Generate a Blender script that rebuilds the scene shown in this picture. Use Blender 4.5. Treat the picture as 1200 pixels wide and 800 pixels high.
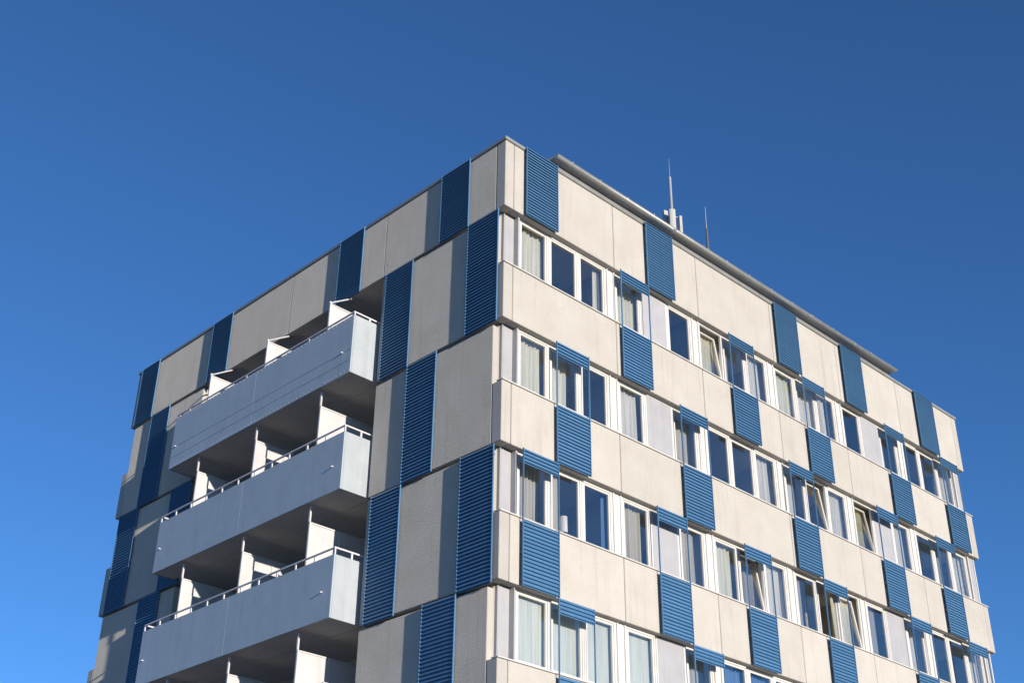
import bpy, bmesh, math, random
from mathutils import Vector, Matrix
R = math.radians
random.seed(7)
for o in list(bpy.data.objects):
    bpy.data.objects.remove(o)
S = bpy.context.scene
C = S.collection

# ------------------------------------------------------------------ camera
ZB = 18.25                       # height of the lower edge of the roof parapet above the ground
CAM_POS = Vector((-15.7495, -16.6365, -16.6240 + ZB))
AZ, PI_, RO = 0.766331, 0.523360, 0.013006
fw = Vector((math.sin(AZ)*math.cos(PI_), math.cos(AZ)*math.cos(PI_), math.sin(PI_)))
r0 = Vector((math.cos(AZ), -math.sin(AZ), 0)); u0 = r0.cross(fw)
rt = r0*math.cos(RO)+u0*math.sin(RO); up = -r0*math.sin(RO)+u0*math.cos(RO)
cam = bpy.data.cameras.new('camera'); cam.sensor_width = 36; cam.lens = 36*1532.92/1200
cam.clip_start = 0.1; cam.clip_end = 6000
co = bpy.data.objects.new('camera', cam); C.objects.link(co)
m = Matrix((rt, up, -fw)).transposed().to_4x4(); m.translation = CAM_POS
co.matrix_world = m
S.camera = co

# ------------------------------------------------------------------ sky, sun, exposure
SUN_AZ, SUN_EL = R(7.5), R(8.0)       # azimuth measured from -Y towards -X
to_sun = Vector((-math.sin(SUN_AZ)*math.cos(SUN_EL), -math.cos(SUN_AZ)*math.cos(SUN_EL), math.sin(SUN_EL)))
W = bpy.data.worlds.new('World'); S.world = W; W.use_nodes = True
wn = W.node_tree; wn.nodes.clear()
sky = wn.nodes.new('ShaderNodeTexSky'); sky.sky_type = 'NISHITA'; sky.sun_disc = False
sky.sun_elevation = SUN_EL; sky.sun_rotation = math.atan2(to_sun.x, to_sun.y)
sky.altitude = 300; sky.air_density = 0.75; sky.dust_density = 0.0; sky.ozone_density = 4.9
bg = wn.nodes.new('ShaderNodeBackground'); bg.inputs['Strength'].default_value = 0.15
wo = wn.nodes.new('ShaderNodeOutputWorld')
wn.links.new(sky.outputs[0], bg.inputs[0]); wn.links.new(bg.outputs[0], wo.inputs[0])
sl = bpy.data.lights.new('sun', 'SUN'); sl.energy = 4.4; sl.angle = R(0.5); sl.color = (1.0, 0.905, 0.785)
so = bpy.data.objects.new('sun', sl); C.objects.link(so)
so.rotation_euler = to_sun.to_track_quat('Z', 'Y').to_euler(); so.location = (0, -40, 60)
S.view_settings.view_transform = 'Standard'; S.view_settings.look = 'None'
S.view_settings.exposure = 0.5; S.view_settings.gamma = 1.0
S.view_settings.use_curve_mapping = False
S.render.engine = 'CYCLES'
S.cycles.max_bounces = 8; S.cycles.transparent_max_bounces = 12

# ------------------------------------------------------------------ materials
MATS = {}
def nt(name):
    ma = bpy.data.materials.new(name); ma.use_nodes = True
    t = ma.node_tree; b = t.nodes['Principled BSDF']; MATS[name] = ma
    return ma, t, b
def N(t, kind, **kw):
    n = t.nodes.new(kind)
    for k, v in kw.items():
        if hasattr(n, k): setattr(n, k, v)
        else: n.inputs[k].default_value = v
    return n
def ramp(t, fac, lo, hi, p0=0.0, p1=1.0):
    r = t.nodes.new('ShaderNodeValToRGB')
    r.color_ramp.elements[0].position = p0; r.color_ramp.elements[0].color = (*lo, 1)
    r.color_ramp.elements[1].position = p1; r.color_ramp.elements[1].color = (*hi, 1)
    t.links.new(fac, r.inputs[0]); return r.outputs[0]
def mul(t, a, b, f=1.0):
    x = t.nodes.new('ShaderNodeMix'); x.data_type = 'RGBA'; x.blend_type = 'MULTIPLY'
    x.inputs['Factor'].default_value = f
    t.links.new(a, x.inputs['A'])
    t.links.new(b, x.inputs['B']); return x.outputs['Result']
def coords(t, scale=(1, 1, 1)):
    c = t.nodes.new('ShaderNodeTexCoord'); mp = t.nodes.new('ShaderNodeMapping')
    mp.inputs['Scale'].default_value = scale
    t.links.new(c.outputs['Object'], mp.inputs['Vector']); return mp.outputs[0]
def noise(t, scale, detail=4, rough=0.6, sc=(1, 1, 1)):
    n = t.nodes.new('ShaderNodeTexNoise'); n.inputs['Scale'].default_value = scale
    n.inputs['Detail'].default_value = detail; n.inputs['Roughness'].default_value = rough
    t.links.new(coords(t, sc), n.inputs['Vector']); return n.outputs['Fac']
def gr(v): return (v, v, v)
def bump(t, b, h, strength, dist):
    n = t.nodes.new('ShaderNodeBump'); n.inputs['Strength'].default_value = strength
    n.inputs['Distance'].default_value = dist
    t.links.new(h, n.inputs['Height']); t.links.new(n.outputs[0], b.inputs['Normal'])

def concrete(name, col, bstr=1.0, bdist=0.012, dr=1.0):
    ma, t, b = nt(name)
    oi = t.nodes.new('ShaderNodeObjectInfo')
    base = ramp(t, oi.outputs['Random'], tuple(c*0.955 for c in col), tuple(c*1.03 for c in col))
    grain = ramp(t, noise(t, 45, 5, 0.75), gr(0.86), gr(1.07), 0.3, 0.7)
    blot = ramp(t, noise(t, 1.3, 4, 0.6), (0.93, 0.92, 0.90), gr(1.02), 0.3, 0.65)
    streak = ramp(t, noise(t, 1.0, 5, 0.6, (7, 7, 0.35)), (0.80, 0.78, 0.74), gr(1.0), 0.28, 0.46)
    c = mul(t, mul(t, mul(t, base, grain), blot), streak, 0.55)
    t.links.new(c, b.inputs['Base Color'])
    b.inputs['Roughness'].default_value = 0.95; b.inputs['Specular IOR Level'].default_value = 0.15
    b.inputs['Diffuse Roughness'].default_value = dr
    h1 = noise(t, 48, 2, 0.5); h2 = noise(t, 110, 2, 0.5)
    ad = N(t, 'ShaderNodeMath', operation='MULTIPLY_ADD'); ad.inputs[1].default_value = 0.5
    t.links.new(h2, ad.inputs[0]); t.links.new(h1, ad.inputs[2])
    bump(t, b, ad.outputs[0], bstr, bdist)
    return ma
concrete('concrete', (0.545, 0.518, 0.475), 1.0, 0.012)
concrete('smooth_concrete', (0.44, 0.415, 0.38), 0.35, 0.008, 0.0)
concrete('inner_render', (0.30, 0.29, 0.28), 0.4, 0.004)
concrete('soffit_paint', (0.58, 0.55, 0.51), 0.3, 0.003)

def paint(name, col, rough=0.45, var=0.06, spec=0.4, bstr=0.06, dirt=0.0):
    ma, t, b = nt(name)
    oi = t.nodes.new('ShaderNodeObjectInfo')
    base = ramp(t, oi.outputs['Random'], tuple(c*(1-var) for c in col), tuple(min(1, c*(1+var*0.6)) for c in col))
    bl = ramp(t, noise(t, 2.2, 5, 0.65), gr(1-0.10-dirt), gr(1.0), 0.3, 0.6)
    st = ramp(t, noise(t, 1.0, 4, 0.6, (9, 9, 0.5)), (0.88-dirt, 0.87-dirt, 0.85-dirt), gr(1.0), 0.3, 0.5)
    t.links.new(mul(t, mul(t, base, bl), st, 0.7), b.inputs['Base Color'])
    rr = ramp(t, noise(t, 6, 3), gr(rough-0.08), gr(rough+0.12)); t.links.new(rr, b.inputs['Roughness'])
    b.inputs['Specular IOR Level'].default_value = spec
    bump(t, b, noise(t, 4, 4, 0.6), bstr, 0.01)
    return ma
paint('white_frame', (0.60, 0.585, 0.555), 0.4, 0.03)
paint('white_screen', (0.545, 0.54, 0.545), 0.5, 0.03)
paint('lilac_sheet', (0.385, 0.38, 0.39), 0.38, 0.03, 0.35, 0.10)
paint('louvre_blue', (0.072, 0.186, 0.345), 0.42, 0.12, 0.5, 0.05)
paint('balcony_sheet', (0.375, 0.41, 0.435), 0.5, 0.03, 0.3, 0.15)
paint('balcony_front', (0.385, 0.445, 0.49), 0.4, 0.03, 0.4, 0.15)
paint('zinc', (0.33, 0.335, 0.32), 0.42, 0.04, 0.5, 0.1, 0.05)
paint('grey_metal', (0.34, 0.34, 0.35), 0.45, 0.04, 0.5)
paint('dark_metal', (0.10, 0.11, 0.12), 0.5, 0.04, 0.4)
paint('antenna_white', (0.43, 0.42, 0.39), 0.5, 0.03)
paint('rail_paint', (0.70, 0.68, 0.70), 0.45, 0.03, 0.4)
MATS['zinc'].node_tree.nodes['Principled BSDF'].inputs['Metallic'].default_value = 0.35
paint('room_wall', (0.48, 0.45, 0.42), 0.9, 0.05, 0.1)

def cloth(name, col, tr=0.35):
    ma, t, b = nt(name)
    wv = noise(t, 1.0, 3, 0.5, (30, 30, 0.6))
    c = ramp(t, wv, tuple(x*0.78 for x in col), col, 0.32, 0.62)
    t.links.new(c, b.inputs['Base Color'])
    b.inputs['Roughness'].default_value = 0.95; b.inputs['Specular IOR Level'].default_value = 0.1
    tl = t.nodes.new('ShaderNodeBsdfTranslucent'); t.links.new(c, tl.inputs['Color'])
    mx = t.nodes.new('ShaderNodeMixShader'); mx.inputs[0].default_value = tr
    o = t.nodes['Material Output']
    t.links.new(b.outputs[0], mx.inputs[1]); t.links.new(tl.outputs[0], mx.inputs[2]); t.links.new(mx.outputs[0], o.inputs[0])
cloth('curtain_pale_green', (0.88, 0.89, 0.79))
cloth('curtain_yellow', (0.66, 0.64, 0.42))
cloth('curtain_white', (0.90, 0.90, 0.87))
cloth('curtain_grey', (0.52, 0.52, 0.54))
cloth('curtain_cream', (0.68, 0.64, 0.54))
cloth('curtain_blue', (0.16, 0.30, 0.60))
cloth('blind_cloth', (0.70, 0.75, 0.71), 0.2)

ma, t, b = nt('glass')
t.nodes.remove(b)
lw = N(t, 'ShaderNodeLayerWeight', Blend=0.5)
pw = N(t, 'ShaderNodeMath', operation='POWER'); pw.inputs[1].default_value = 3.0
fr = N(t, 'ShaderNodeMath', operation='MULTIPLY_ADD'); fr.inputs[1].default_value = 0.85; fr.inputs[2].default_value = 0.14
t.links.new(lw.outputs['Facing'], pw.inputs[0]); t.links.new(pw.outputs[0], fr.inputs[0])
gl = t.nodes.new('ShaderNodeBsdfGlossy'); gl.inputs['Roughness'].default_value = 0.015
gl.inputs['Color'].default_value = (1.0, 0.95, 0.89, 1)
tp = t.nodes.new('ShaderNodeBsdfTransparent'); tp.inputs['Color'].default_value = (1.0, 1.0, 0.985, 1)
bn = N(t, 'ShaderNodeBump', Strength=0.05, Distance=0.02)
t.links.new(noise(t, 1.6, 2, 0.4), bn.inputs['Height']); t.links.new(bn.outputs[0], gl.inputs['Normal'])
mx = t.nodes.new('ShaderNodeMixShader')
t.links.new(fr.outputs[0], mx.inputs[0]); t.links.new(tp.outputs[0], mx.inputs[1]); t.links.new(gl.outputs[0], mx.inputs[2])
t.links.new(mx.outputs[0], t.nodes['Material Output'].inputs[0])

ma, t, b = nt('ground_paving')
c1 = ramp(t, noise(t, 0.15, 5), (0.19, 0.18, 0.165), (0.31, 0.295, 0.27), 0.3, 0.7)
c2 = ramp(t, noise(t, 14, 4), gr(0.8), gr(1.1), 0.3, 0.7)
t.links.new(mul(t, c1, c2), b.inputs['Base Color']); b.inputs['Roughness'].default_value = 0.95
bump(t, b, noise(t, 25, 4), 0.4, 0.01)

# ------------------------------------------------------------------ mesh helpers (z is given relative to the parapet's lower edge)
def box(bm, x0, x1, y0, y1, z0, z1, bev=0.0):
    z0 += ZB; z1 += ZB
    v = [bm.verts.new(p) for p in ((x0, y0, z0), (x1, y0, z0), (x1, y1, z0), (x0, y1, z0), (x0, y0, z1), (x1, y0, z1), (x1, y1, z1), (x0, y1, z1))]
    fs = [bm.faces.new([v[i] for i in q]) for q in ((0, 3, 2, 1), (4, 5, 6, 7), (0, 1, 5, 4), (1, 2, 6, 5), (2, 3, 7, 6), (3, 0, 4, 7))]
    if bev:
        es = list({e for f in fs for e in f.edges})
        bmesh.ops.bevel(bm, geom=es, offset=bev, segments=1, affect='EDGES', clamp_overlap=True)
def bar(bm, a, b, r, n=8, r2=None):
    a = Vector(a)+Vector((0, 0, ZB)); b = Vector(b)+Vector((0, 0, ZB)); d = (b-a); q = d.to_track_quat('Z', 'Y')
    if r2 is None: r2 = r
    ra = [bm.verts.new(a+q @ Vector((r*math.cos(2*math.pi*i/n), r*math.sin(2*math.pi*i/n), 0))) for i in range(n)]
    rb = [bm.verts.new(b+q @ Vector((r2*math.cos(2*math.pi*i/n), r2*math.sin(2*math.pi*i/n), 0))) for i in range(n)]
    for i in range(n): bm.faces.new((ra[i], ra[(i+1) % n], rb[(i+1) % n], rb[i]))
    bm.faces.new(ra[::-1]); bm.faces.new(rb)
def prism(bm, pts, ax, lo, hi):
    """extrude a closed 2-D outline along axis ax ('x': pts=(y,z), 'y': pts=(x,z))"""
    def P(p, c): return (c, p[0], p[1]) if ax == 'x' else (p[0], c, p[1])
    A = [bm.verts.new(P(p, lo)) for p in pts]; B = [bm.verts.new(P(p, hi)) for p in pts]; n = len(pts)
    for i in range(n): bm.faces.new((A[i], A[(i+1) % n], B[(i+1) % n], B[i]))
    bm.faces.new(A[::-1]); bm.faces.new(B)
    bmesh.ops.recalc_face_normals(bm, faces=bm.faces)
def me(name, bm):
    x = bpy.data.meshes.new(name); bm.to_mesh(x); bm.free(); return x
def obj(name, bm, mat, parent=None):
    d = bm if isinstance(bm, bpy.types.Mesh) else me(name, bm)
    if not d.materials: d.materials.append(MATS[mat])
    o = bpy.data.objects.new(name, d); C.objects.link(o)
    if parent is not None: o.parent = parent
    return o
def bx(name, mat, parent, *a, bev=0.0):
    bm = bmesh.new(); box(bm, *a, bev=bev); return obj(name, bm, mat, parent)
def tag(o, label=None, cat=None, group=None, kind=None):
    for k, v in (('label', label), ('category', cat), ('group', group), ('kind', kind)):
        if v: o[k] = v
    return o
def empty(name, loc=(0, 0, 0), parent=None):
    o = bpy.data.objects.new(name, None); C.objects.link(o); o.location = loc; o.empty_display_size = 0.3
    if parent is not None: o.parent = parent
    return o

# ------------------------------------------------------------------ the setting
bm = bmesh.new()
g = [bm.verts.new(p) for p in ((-2500, -2500, 0), (2500, -2500, 0), (2500, 2500, 0), (-2500, 2500, 0))]; bm.faces.new(g)
tag(obj('ground', bm, 'ground_paving'), kind='structure')

# ------------------------------------------------------------------ the building
L, M, ST, H = 19.42, 15.60, 2.80, 1.335
PT = 1.76                                   # top of the parapet panels
ROWS = 7                                    # row 0 = parapet, rows 1..6 = storeys below
def zb(k): return -ST*k
def zt(k): return PT if k == 0 else zb(k)+H
B = empty('apartment_building')
tag(B, 'beige concrete apartment block with blue louvre screens and stacked balconies', 'building')
J = 0.007
SEAMS = [0.27]+[3.52+3.1*i for i in range(5)]+[L-0.27]
LY = [0.28, 4.10, 7.90, 11.72, 15.32]
BA, BE = 4.10, 11.72                         # loggia opening

# sunlit facade: spandrel panels and the corner pieces that wrap round
for k in range(ROWS):
    for a, c in zip(SEAMS[:-1], SEAMS[1:]):
        bx('concrete_panel', 'concrete', B, a+J, c-J, 0.0, 0.20, zb(k), zt(k), bev=0.012)
    for cx in (0, 1):
        x0, x1 = (0.0, 0.27-J) if cx == 0 else (L-0.27+J, L)
        bx('corner_panel', 'smooth_concrete', B, x0, x1, 0.0, 0.27, zb(k), zt(k), bev=0.012)
        bx('corner_panel', 'smooth_concrete', B, x0, x1, M-0.27, M, zb(k), zt(k), bev=0.012)
    bx('spandrel_wall', 'inner_render', B, 0.275, L-0.275, 0.203, 0.30, zb(k)+0.004, zt(k)-0.02)
    bx('rear_spandrel', 'concrete', B, 0.275, L-0.275, M-0.20, M, zb(k), zt(k), bev=0.012)
    if k: bx('rear_glazing', 'dark_metal', B, 0.10, L-0.10, M-0.32, M-0.27, zt(k), zb(k-1))
    # gable on the far side
    ztop = PT if k == 0 else zb(k-1)-0.09
    for a, c in zip(LY[:-1], LY[1:]):
        bx('concrete_panel', 'concrete', B, L-0.16, L, a+J, c-J, zb(k), ztop, bev=0.012)
    # balcony side
    for a, c in zip(LY[:-1], LY[1:]):
        if k and a >= BA-0.01 and c <= BE+0.01: continue
        bx('concrete_panel', 'concrete', B, 0.0, 0.16, a+J, c-J, zb(k), ztop, bev=0.012)
    if k:
        bx('corner_return', 'concrete', B, 0.167, 0.32, 0.302, 0.45, zb(k)+0.01, zb(k-1)+0.02)
    for a, c in ((0.452, BA-0.012), (BE+0.012, 15.31)):
        bx('backing_wall', 'inner_render', B, 0.163, 0.28, a, c, zb(k)+0.045, (PT-0.05) if k == 0 else zb(k-1)+0.03)
    if k == 0: bx('backing_wall', 'inner_render', B, 0.163, 0.28, BA, BE, zb(k)+0.3, PT-0.05)
    bx('backing_wall', 'inner_render', B, L-0.28, L-0.163, 0.29, 15.31, zb(k)+0.045, (PT-0.05) if k == 0 else zb(k-1)+0.03)
# plinth storey
bx('plinth_wall', 'concrete', B, 0.25, L-0.25, 0.25, M-0.25, -ZB, zb(ROWS-1)+0.03)
# storey slabs, room walls, loggia walls
for k in range(ROWS):
    bx('floor_slab', 'soffit_paint', B, 0.17, L-0.17, 0.302, M-0.21, zb(k)+0.04, zb(k)+0.27)
    if k:
        c0, c1 = zb(k)+0.272, zb(k-1)+0.038
        bx('corridor_wall', 'room_wall', B, 0.29, L-0.29, BA-0.22, BA-0.08, c0, c1)
        bx('loggia_wall', 'soffit_paint', B, 1.45, 1.60, BA-0.07, BE+0.15, c0, c1)
        for y0, y1 in ((BA-0.075, BA-0.008), (BE+0.008, BE+0.15)):
            bx('loggia_side_wall', 'concrete', B, 0.165 if y1 < 5 else 0.165, 1.447, y0, y1, c0, c1)
        for i in range(6):                       # room dividing walls behind the window posts
            if i: bx('room_wall', 'room_wall', B, 3.46+3.1*(i-1), 3.58+3.1*(i-1), 0.31, BA-0.225, c0, c1)
# roof: deck, coping, eaves with gutter
bx('roof_deck', 'grey_metal', B, 0.29, L-0.29, 0.31, M-0.31, 1.30, 1.42)
bx('roof_coping', 'zinc', B, -0.035, L+0.035, -0.035, 0.30, PT+0.002, PT+0.085, bev=0.008)
bx('roof_coping', 'zinc', B, -0.035, 0.30, 0.302, M+0.035, PT+0.002, PT+0.085, bev=0.008)
bx('roof_coping', 'zinc', B, L-0.30, L+0.035, 0.302, M+0.035, PT+0.002, PT+0.085, bev=0.008)
bx('roof_coping', 'zinc', B, 0.302, L-0.302, M-0.30, M+0.035, PT+0.002, PT+0.085, bev=0.008)
GX0, GX1, GY, GZ, GR = 1.38, 15.72, -0.20, 1.975, 0.072
bm = bmesh.new()
prism(bm, [(0.45, ZB+PT+0.10), (0.45, ZB+2.12), (GY+GR, ZB+GZ+0.03), (GY+GR, ZB+GZ-0.02), (-0.02, ZB+PT+0.16), (-0.02, ZB+PT+0.10)], 'x', GX0+0.02, GX1-0.02)
obj('eaves_board', bm, 'grey_metal', B)
bm = bmesh.new()
n = 12
po = [(GY-GR*math.cos(math.pi*i/n), ZB+GZ-GR*math.sin(math.pi*i/n)) for i in range(n+1)]
pi2 = [(GY-(GR-0.008)*math.cos(math.pi*i/n), ZB+GZ-(GR-0.008)*math.sin(math.pi*i/n)) for i in range(n+1)]
prism(bm, po+pi2[::-1], 'x', GX0, GX1)
for f in bm.faces: f.smooth = abs(f.normal.x) < 0.5
gut = obj('rain_gutter', bm, 'zinc', B)
bar_m = bmesh.new(); bar(bar_m, (GX0, GY-GR, GZ), (GX1, GY-GR, GZ), 0.013, 8); obj('gutter_bead', bar_m, 'zinc', gut)
for x in (GX0+0.005, GX1-0.005):
    bm = bmesh.new(); prism(bm, po, 'x', x-0.004, x+0.004); obj('end_cap', bm, 'zinc', gut)
for x in (5.55, 11.35, 13.5):
    bm = bmesh.new()
    po3 = [(GY-(GR+0.012)*math.cos(math.pi*i/n), ZB+GZ+0.01-(GR+0.012)*math.sin(math.pi*i/n)) for i in range(n+1)]
    prism(bm, po3, 'x', x-0.05, x+0.05); obj('joint_sleeve', bm, 'zinc', gut)
for i in range(15):
    x = GX0+0.5+i*0.96
    bx('gutter_bracket', 'grey_metal', gut, x-0.015, x+0.015, GY-GR, -0.01, GZ-GR-0.02+0.11, GZ-GR+0.115)

# ------------------------------------------------------------------ louvre screens
SP, SO = 0.0775, 0.032           # slat pitch and depth
def slat_mesh(ax, w):
    bm = bmesh.new()
    pts = [(0, SP*0.99), (-SO, SP*0.37), (-SO, SP*0.27), (-SO+0.006, SP*0.27), (0.002, SP*0.72)]
    prism(bm, pts, 'x' if ax == 'x' else 'y', 0.016, w-0.016)
    d = me('slat', bm); d.materials.append(MATS['louvre_blue']); return d
SLX, SLY = slat_mesh('x', 1.0), slat_mesh('y', 0.97)
XF, YF = -0.048, -0.088          # plane of the slats' inner edge: balcony side / window side
def louvre(ax, p, z0, z1, secs):
    """ax 'x': screen on the window side starting at x=p; 'y': on the balcony side starting at y=p; secs: slatted height ranges"""
    w = 1.0 if ax == 'x' else 0.97
    bm = bmesh.new()
    def bb(a0, a1, d0, d1, za, zc):
        if ax == 'x': box(bm, p+a0, p+a1, YF+d0, YF+d1, za, zc)
        else: box(bm, XF+d0, XF+d1, p+a0, p+a1, za, zc)
    bb(0.0, 0.016, -SO+0.004, 0.003, z0, z1); bb(w-0.016, w, -SO+0.004, 0.003, z0, z1)
    for s0, s1 in secs:
        bb(0.016, w-0.016, 0.003, 0.010, s0, s1)
    o = obj('louvre_screen', bm, 'louvre_blue', B)
    far = -0.002
    s0, s1 = secs[-1]
    for za in (s0+0.12, (s0+s1)/2, s1-0.2):
        for a in (0.05, w-0.05):
            bm = bmesh.new()
            if ax == 'x': box(bm, p+a-0.02, p+a+0.02, YF+0.0125, far, za-0.02, za+0.02)
            else: box(bm, XF+0.0125, far, p+a-0.02, p+a+0.02, za-0.02, za+0.02)
            obj('bracket', bm, 'dark_metal', o)
    for s0, s1 in secs:
        n = int(round((s1-s0)/SP)); st = (s1-s0)/n
        for i in range(n):
            s = obj('slat', SLX if ax == 'x' else SLY, None, o)
            s.rotation_euler = (R(random.uniform(-1.5, 1.5)), 0, 0) if ax == 'x' else (0, R(random.uniform(-1.5, 1.5)), 0)
            s.location = (p, YF, ZB+s0+i*st) if ax == 'x' else (XF, p, ZB+s0+i*st)
    return o
LXS = {0: [0.52, 4.57, 9.80, 12.93, 16.83], 1: [3.58, 7.64, 10.78, 14.76, 17.78], 2: [1.44, 5.51, 9.75, 13.73, 16.75],
       3: [0.48, 4.51, 7.58, 10.72, 14.69, 17.68], 4: [1.45, 5.49, 9.75, 13.73, 16.75]}
for k, xs in LXS.items():
    for x in xs:
        x += 0.03
        if k == 0: louvre('x', x, -0.02, 1.825, [(-0.02, 1.825)])
        else:
            louvre('x', x, zb(k)-0.025, zb(k-1)-0.028, [(zb(k-1)-0.335, zb(k-1)-0.028), (zb(k)-0.025, zb(k)+1.285)])
LYS = {0: [1.10, 4.91, 10.60, 14.36], 1: [0.13, 2.95, 13.33], 2: [1.98, 11.55, 14.22], 3: [0.13, 2.93, 12.38], 4: [1.10, 13.33, 14.3][:2]}
for k, ys in LYS.items():
    for y in ys:
        z1 = PT+0.05 if k == 0 else zb(k-1)-0.055
        louvre('y', y, zb(k)-0.06, z1, [(zb(k)-0.06, z1)])

# ------------------------------------------------------------------ windows on the sunlit facade
WY0, WY1 = 0.150, 0.199
GW = 0.76
def gx(slot): return 0.64+3.1*(slot//3)+0.95*(slot % 3)
TILT = {(1, 6), (2, 10), (2, 12), (3, 7), (3, 11)}
OPEN = {(3, 10)}
def ring(bm, x0, x1, z0, z1, w, y0, y1):
    box(bm, x0, x0+w, y0, y1, z0, z1); box(bm, x1-w, x1, y0, y1, z0, z1)
    box(bm, x0+w, x1-w, y0, y1, z0, z0+w); box(bm, x0+w, x1-w, y0, y1, z1-w, z1)
for k in range(1, ROWS):
    z0, z1 = zt(k)+0.028, zb(k-1)-0.004
    sill = bx('window_sill', 'white_frame', B, -0.012, L+0.012, -0.030, 0.148, zt(k)+0.002, zt(k)+0.024)
    for s in range(18):
        x0, x1 = gx(s)-0.093, gx(s)+GW+0.093
        if s % 3 == 0: x0 = gx(s)-0.07
        if s % 3 == 2: x1 = gx(s)+GW+0.07
        if s % 3 == 1 and s in (4, 13):
            x0 -= 0.0
            bx('infill_panel', 'lilac_sheet', B, x0+0.05, x1-0.05, WY0-0.012, WY1, z0, z1-0.01, bev=0.006)
            for xx in (x0+0.002, x1-0.048):
                bx('panel_trim', 'white_frame', B, xx, xx+0.046, WY0-0.004, WY1, z0, z1)
            continue
        bm = bmesh.new(); ring(bm, x0+0.002, x1-0.002, z0, z1, 0.05, WY0, WY1)
        wnd = obj('window', bm, 'white_frame', B)
        a0, a1, b0, b1 = x0+0.056, x1-0.056, z0+0.056, z1-0.056
        bm = bmesh.new()
        ring(bm, a0, a1, b0, b1, 0.044, WY0+0.010, WY1+0.01)
        sash = obj('sash', bm, 'white_frame', wnd)
        pane = bx('pane', 'glass', wnd, a0+0.04, a1-0.04, WY0+0.022, WY0+0.030, b0+0.04, b1-0.04)
        if (k, s) in TILT or (k, s) in OPEN:
            if (k, s) in TILT:
                piv = Vector((0, WY0+0.02, ZB+b0)); Mx = Matrix.Translation(piv) @ Matrix.Rotation(R(-7.5), 4, 'X') @ Matrix.Translation(-piv)
            else:
                piv = Vector((a1, WY1, 0)); Mx = Matrix.Translation(piv) @ Matrix.Rotation(R(-80), 4, 'Z') @ Matrix.Translation(-piv)
            for o in (sash, pane): o.data.transform(Mx)
    for i in range(5):
        xc = 3.535+3.1*i-0.01
        bm = bmesh.new(); box(bm, xc-0.155, xc+0.155, WY0+0.006, WY1, z0, z1)
        for d in (-0.115, 0.115): box(bm, xc+d-0.02, xc+d+0.02, WY0-0.022, WY0+0.0055, z0, z1)
        obj('window_post', bm, 'white_frame', B)
    bx('infill_panel', 'lilac_sheet', B, 0.228, 0.518, 0.245, 0.300, z0, z1-0.01, bev=0.006)
    bx('panel_trim', 'grey_metal', B, 0.192, 0.227, 0.225, 0.300, z0, z1-0.01)
    bx('infill_panel', 'lilac_sheet', B, 18.98, L-0.165, WY0-0.012, WY1, z0, z1-0.01, bev=0.006)
    for xx in (0.521, 18.93, L-0.164):
        bx('panel_trim', 'lilac_sheet' if xx < 0.6 else 'white_frame', B, xx, xx+0.046, WY0-0.03, WY1+(0.1 if xx < 0.6 else 0), z0, z1)

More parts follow.
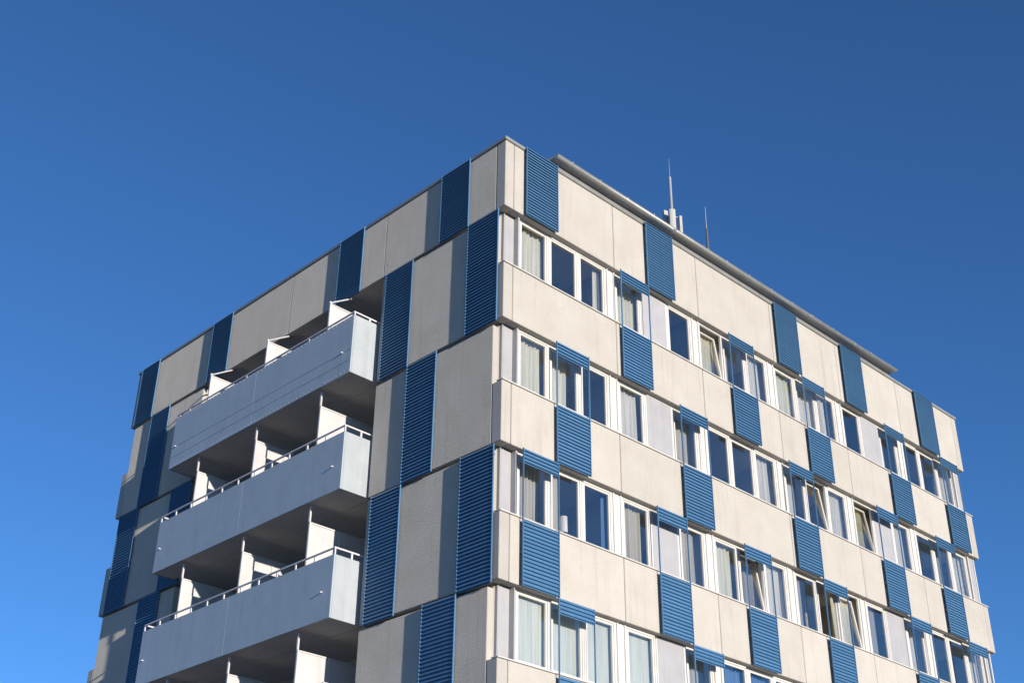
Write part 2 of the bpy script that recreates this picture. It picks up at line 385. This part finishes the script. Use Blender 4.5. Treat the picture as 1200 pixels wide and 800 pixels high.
# ------------------------------------------------------------------ balconies
BX = -0.69
for k in range(1, 6):
    zlo = zb(k)+0.04; zhi = -1.28 if k == 1 else zlo+1.345
    bm = bmesh.new(); box(bm, BX+0.045, 0.165, BA+0.125, BE-0.06, zlo+0.015, zlo+0.20)
    bal = obj('balcony', bm, 'soffit_paint', B)
    y0, y1, ym = BA+0.08, BE-0.02, 8.0
    for a, c in ((y0, ym-0.006), (ym+0.006, y1)):
        bx('parapet_panel', 'balcony_front', bal, BX, BX+0.04, a, c, zlo, zhi, bev=0.006)
    for a in (y0, y1-0.04):
        bx('parapet_panel', 'balcony_sheet', bal, BX+0.042, 0.12, a, a+0.04, zlo, zhi, bev=0.006)
    bx('soffit_joint', 'white_screen', bal, -0.075, -0.06, BA+0.13, BE-0.07, zlo+0.011, zlo+0.0148)
    rz, pitch = (zhi+0.085, 0.86) if k == 1 else (zhi+0.15, 0.68)
    rx = BX+0.03
    bm = bmesh.new(); box(bm, rx-0.022, rx+0.022, y0+0.01, y1-0.01, rz-0.018, rz+0.018, bev=0.008); obj('handrail', bm, 'rail_paint', bal)
    for yy in (y0+0.032, y1-0.032):
        bm = bmesh.new(); box(bm, rx+0.023, 0.16, yy-0.022, yy+0.022, rz-0.018, rz+0.018, bev=0.008); obj('handrail', bm, 'rail_paint', bal)
        bx('rail_post', 'rail_paint', bal, -0.24, -0.20, yy-0.012, yy+0.012, zhi-0.1, rz-0.0185)
    i = 0
    while y0+0.03+i*pitch < y1:
        yy = y0+0.03+i*pitch
        bx('rail_post', 'rail_paint', bal, rx-0.010, rx+0.014, yy-0.02, yy+0.02, zhi-0.1, rz-0.0185); i += 1
    for yy in (y0+0.32, y1-0.22):
        bm = bmesh.new(); bar(bm, (BX+0.02, yy, zlo+0.60), (BX-0.05, yy, zlo+0.595), 0.014); obj('drain_spout', bm, 'rail_paint', bal)
    if k == 1:      # fixing rows and lap seams of the sheet cladding
        bm = bmesh.new()
        for zz in (zlo+0.06, zlo+0.32, zlo+0.60, zhi-0.05):
            yy = y0+0.05
            while yy < y1:
                box(bm, BX-0.006, BX+0.001, yy-0.008, yy+0.008, zz-0.008, zz+0.008); yy += 0.15
        for xx in [BX+0.07+i*0.15 for i in range(6)]:
            for zz in (zlo+0.06, zlo+0.32, zlo+0.60): box(bm, xx-0.006, xx+0.006, y0-0.006, y0+0.001, zz-0.006, zz+0.006)
        tag(obj('rivet_rows', bm, 'rail_paint', bal), kind='stuff')
        for zz in (zlo+0.335, zlo+0.615): bx('lap_seam', 'balcony_front', bal, BX-0.007, BX-0.001, y0+0.01, y1-0.01, zz-0.02, zz-0.004)
    # screens between the flats
    ctop = zb(k-1)+0.04
    for y in (5.37, 7.91, 10.45):
        zf = zlo+0.20 if True else 0
        ztop = ctop-0.385 if k > 1 else -0.42
        bm = bmesh.new()
        for a, c in ((-0.56, -0.52), (0.26, 0.285), (0.96, 1.0)):
            box(bm, a, c, y-0.022, y+0.022, zf+0.002, ztop)
        box(bm, -0.52, 0.96, y-0.0215, y+0.0215, ztop-0.03, ztop+0.002)
        box(bm, -0.52, 0.96, y-0.0215, y+0.0215, zf+0.08, zf+0.12)
        scr = obj('privacy_screen', bm, 'white_screen', B)
        for a, c in ((-0.518, 0.258), (0.287, 0.958)):
            bx('screen_panel', 'white_screen', scr, a, c, y-0.008, y+0.008, zf+0.122, ztop-0.032)
        if k > 1: bx('post', 'white_screen', scr, -0.575, -0.535, y-0.0225, y+0.0225, ztop+0.001, ctop-0.03 if k > 1 else ctop)
        else:
            bm = bmesh.new(); bar(bm, (-0.54, y, ztop+0.02), (0.08, y, -0.01), 0.02, 6); obj('brace', bm, 'white_screen', scr)
            bx('post', 'white_screen', scr, -0.575, -0.535, y-0.0225, y+0.0225, ztop+0.001, ztop+0.05)
        for zz in (0.9, 1.1):
            bx('latch', 'dark_metal', scr, 0.30, 0.325, y-0.03, y-0.0225, zf+zz+0.45, zf+zz+0.50)
    # glazed balcony doors in the back wall of the loggia
    for j in range(3):
        yc = BA+1.27+2.54*j+1.27 if j < 2 else BE-0.62
        for a, c in ((yc-0.5, yc+0.4),):
            bm = bmesh.new(); zf = zb(k)+0.275
            box(bm, 1.40, 1.448, a, a+0.07, zf, zf+2.15); box(bm, 1.40, 1.448, c-0.07, c, zf, zf+2.15)
            box(bm, 1.40, 1.448, a+0.07, c-0.07, zf, zf+0.1); box(bm, 1.40, 1.448, a+0.07, c-0.07, zf+2.08, zf+2.15)
            d = obj('balcony_door', bm, 'white_frame', B)
            bx('pane', 'glass', d, 1.42, 1.43, a+0.068, c-0.068, zf+0.098, zf+2.082)

# ------------------------------------------------------------------ curtains and blinds behind the windows
ORD = ['first', 'second', 'third', 'fourth', 'fifth', 'sixth', 'seventh', 'eighth', 'ninth', 'tenth', 'eleventh', 'twelfth',
       'thirteenth', 'fourteenth', 'fifteenth', 'sixteenth']
FLOOR = {1: 'top-floor', 2: 'second-floor-from-roof', 3: 'third-floor-from-roof', 4: 'fourth-floor-from-roof'}
CN = {'g': ('curtain_pale_green', 'pale green'), 'y': ('curtain_yellow', 'yellowish'), 'w': ('curtain_white', 'white'),
      'e': ('curtain_grey', 'grey'), 'c': ('curtain_cream', 'cream'), 'b': ('curtain_blue', 'blue'), 'r': ('blind_cloth', 'pale grey-green')}
def curtain(k, s, a, c, col, drop=0.06):
    x0 = gx(s)-0.03 if a == 0 else gx(s)+a*GW+0.15
    x1 = gx(s)+c*GW+(0.15 if c < 1 else 0.22)+(0.14 if (k, s) in TILT else 0)
    zt_, zl = zb(k-1)+ZB+0.038, zt(k)+ZB-0.12
    bm = bmesh.new()
    blind = col == 'r'
    n = 2 if blind else max(8, int((x1-x0)/0.012)); ph = random.random()*6; f1 = random.uniform(38, 60); f2 = random.uniform(15, 25)
    rows = 6; yc = 0.285 if blind else 0.33
    if (k, s) in TILT or (k, s) in OPEN: yc = 0.46
    g = []
    for j in range(rows+1):
        v = j/rows; line = []
        for i in range(n+1):
            u = i/n; x = x0+(x1-x0)*u
            am = 0.0 if blind else 0.020+0.018*v
            xx = x+(0 if blind else 0.012*v*math.sin(f2*x+ph*2))
            line.append(bm.verts.new((xx, yc+am*math.sin(f1*x+ph+0.5*v)+0.6*am*math.sin(f2*x+ph*1.7), zt_+(zl-zt_)*v)))
        g.append(line)
    for j in range(rows):
        for i in range(n):
            f = bm.faces.new((g[j][i], g[j+1][i], g[j+1][i+1], g[j][i+1])); f.smooth = True
    nm = 'roller_blind' if blind else 'curtain'
    o = obj(nm, bm, CN[col][0])
    order = [q for q in range(18) if q not in (4, 13)].index(s)
    wide = c-a
    state = 'pulled right down' if blind else ('drawn across' if wide > 0.7 else ('gathered at the edge of' if wide < 0.36 else 'half across'))
    lab = f"{CN[col][1]} {nm.replace('_', ' ')} {state}{' in' if blind else ''} {FLOOR[k]} window {ORD[order]} from the balcony corner"
    return tag(o, lab, 'blind' if blind else 'curtain', 'roller blinds behind the windows' if blind else 'curtains behind the windows')
CUR = {1: [(0, 0, .84, 'g'), (2, .55, .86, 'w'), (3, 0, .92, 'g'), (6, 0, 1, 'g'), (7, 0, .22, 'c'), (8, 0, .66, 'w'), (9, 0, .88, 'g'), (10, 0, .95, 'w'),
           (11, 0, .55, 'w'), (14, .02, .3, 'e'), (17, .0, 1, 'w')],
       2: [(0, 0, .82, 'g'), (1, 0, .62, 'g'), (3, 0, .78, 'w'), (5, 0, .62, 'c'), (8, .06, .72, 'w'), (9, 0, .55, 'w'), (11, 0, .84, 'w'),
           (12, 0, 1, 'y'), (14, 0, .66, 'w'), (16, 0, .5, 'e'), (17, 0, .95, 'w')],
       3: [(0, 0, .68, 'c'), (1, 0, .27, 'c'), (2, .7, .95, 'b'), (3, 0, .78, 'c'), (5, 0, .62, 'c'), (6, 0, .85, 'g'), (7, .35, 1, 'e'), (8, 0, .95, 'w'),
           (9, 0, .32, 'e'), (11, 0, 1, 'g'), (12, 0, .62, 'e'), (14, 0, .5, 'w'), (17, .05, 1, 'w')],
       4: [(0, 0, 1, 'r'), (1, 0, 1, 'r'), (2, 0, 1, 'r'), (3, 0, 1, 'r'), (5, 0, .5, 'c'), (6, 0, 1, 'b'), (7, 0, 1, 'b'), (9, 0, .8, 'w'), (11, .2, 1, 'g'), (12, 0, 1, 'c'), (15, 0, .6, 'w')]}
for k, lst in CUR.items():
    for s, a, c, col in lst: curtain(k, s, a, c, col)
# small white lamp on a window sill
bm = bmesh.new(); lx = gx(1)+0.42; lz = zt(3)+0.026
bar(bm, (lx, 0.26, lz), (lx, 0.26, lz+0.02), 0.07, 16); bar(bm, (lx, 0.26, lz+0.02), (lx, 0.26, lz+0.30), 0.012, 8); bar(bm, (lx, 0.26, lz+0.16), (lx, 0.26, lz+0.50), 0.085, 20, 0.08)
tag(obj('table_lamp', bm, 'white_screen'), 'small white cylindrical lamp standing on a window sill', 'lamp')

# ------------------------------------------------------------------ antennas on the roof
A = empty('antenna_mast', (7.10, 1.0, ZB+1.42))
tag(A, 'tall grey pole on the roof carrying white panel antennas', 'antenna')
def abar(name, mat, x0, y0, z0, x1, y1, z1, r, r2=None, par=A, org=(7.10, 1.0, 1.42)):
    bm = bmesh.new(); o = Vector(org)
    a = Vector((x0, y0, z0))-o-Vector((0, 0, ZB)); c = Vector((x1, y1, z1))-o-Vector((0, 0, ZB))
    bar(bm, a, c, r, 10, r2); return obj(name, bm, mat, par)
abar('pole', 'grey_metal', 7.10, 1.0, 1.42, 7.10, 1.0, 5.06, 0.045, 0.035)
abar('whip', 'grey_metal', 7.10, 1.0, 5.06, 7.11, 1.0, 5.70, 0.008, 0.004)
def panel(dx, dy, w, d, z0, z1, rz):
    bm = bmesh.new()
    pts = [(w/2*math.cos(t_), d/2*math.sin(t_)) for t_ in [2*math.pi*i/16 for i in range(16)]]
    pts = [(max(-w*.42, min(w*.42, x*1.15)), y) for x, y in pts]
    q = Matrix.Rotation(rz, 3, 'Z')
    lo = [bm.verts.new(q @ Vector((x, y, 0))+Vector((dx, dy, z0-1.42))) for x, y in pts]
    hi = [bm.verts.new(q @ Vector((x, y, 0))+Vector((dx, dy, z1-1.42))) for x, y in pts]
    for i in range(16): bm.faces.new((lo[i], lo[(i+1) % 16], hi[(i+1) % 16], hi[i]))
    bm.faces.new(lo[::-1]); bm.faces.new(hi)
    bmesh.ops.remove_doubles(bm, verts=bm.verts, dist=1e-5); bmesh.ops.recalc_face_normals(bm, faces=bm.faces)
    return obj('panel_antenna', bm, 'antenna_white', A)
panel(-0.125, -0.105, 0.19, 0.11, 2.15, 3.86, R(-40))
panel(0.165, -0.125, 0.17, 0.10, 2.15, 3.76, R(60))
panel(-0.06, 0.17, 0.18, 0.11, 2.15, 3.98, R(165))
for z in (2.45, 3.75):
    abar('arm', 'grey_metal', 7.10, 1.0, z, 7.00, 0.92, z, 0.02); abar('arm', 'grey_metal', 7.10, 1.0, z, 7.25, 0.89, z, 0.02); abar('arm', 'grey_metal', 7.10, 1.0, z, 7.06, 1.15, z, 0.02)
A2 = empty('whip_antenna', (8.60, 1.0, ZB+1.42))
tag(A2, 'slender dark whip antenna on a short rod beside the antenna mast', 'antenna')
og = (8.60, 1.0, 1.42)
abar('rod', 'grey_metal', 8.60, 1.0, 1.42, 8.60, 1.0, 3.55, 0.03, 0.026, A2, og)
abar('coil', 'dark_metal', 8.60, 1.0, 3.45, 8.60, 1.0, 4.12, 0.036, 0.03, A2, og)
abar('whip', 'antenna_white', 8.60, 1.0, 4.12, 8.61, 1.0, 4.85, 0.011, 0.006, A2, og)
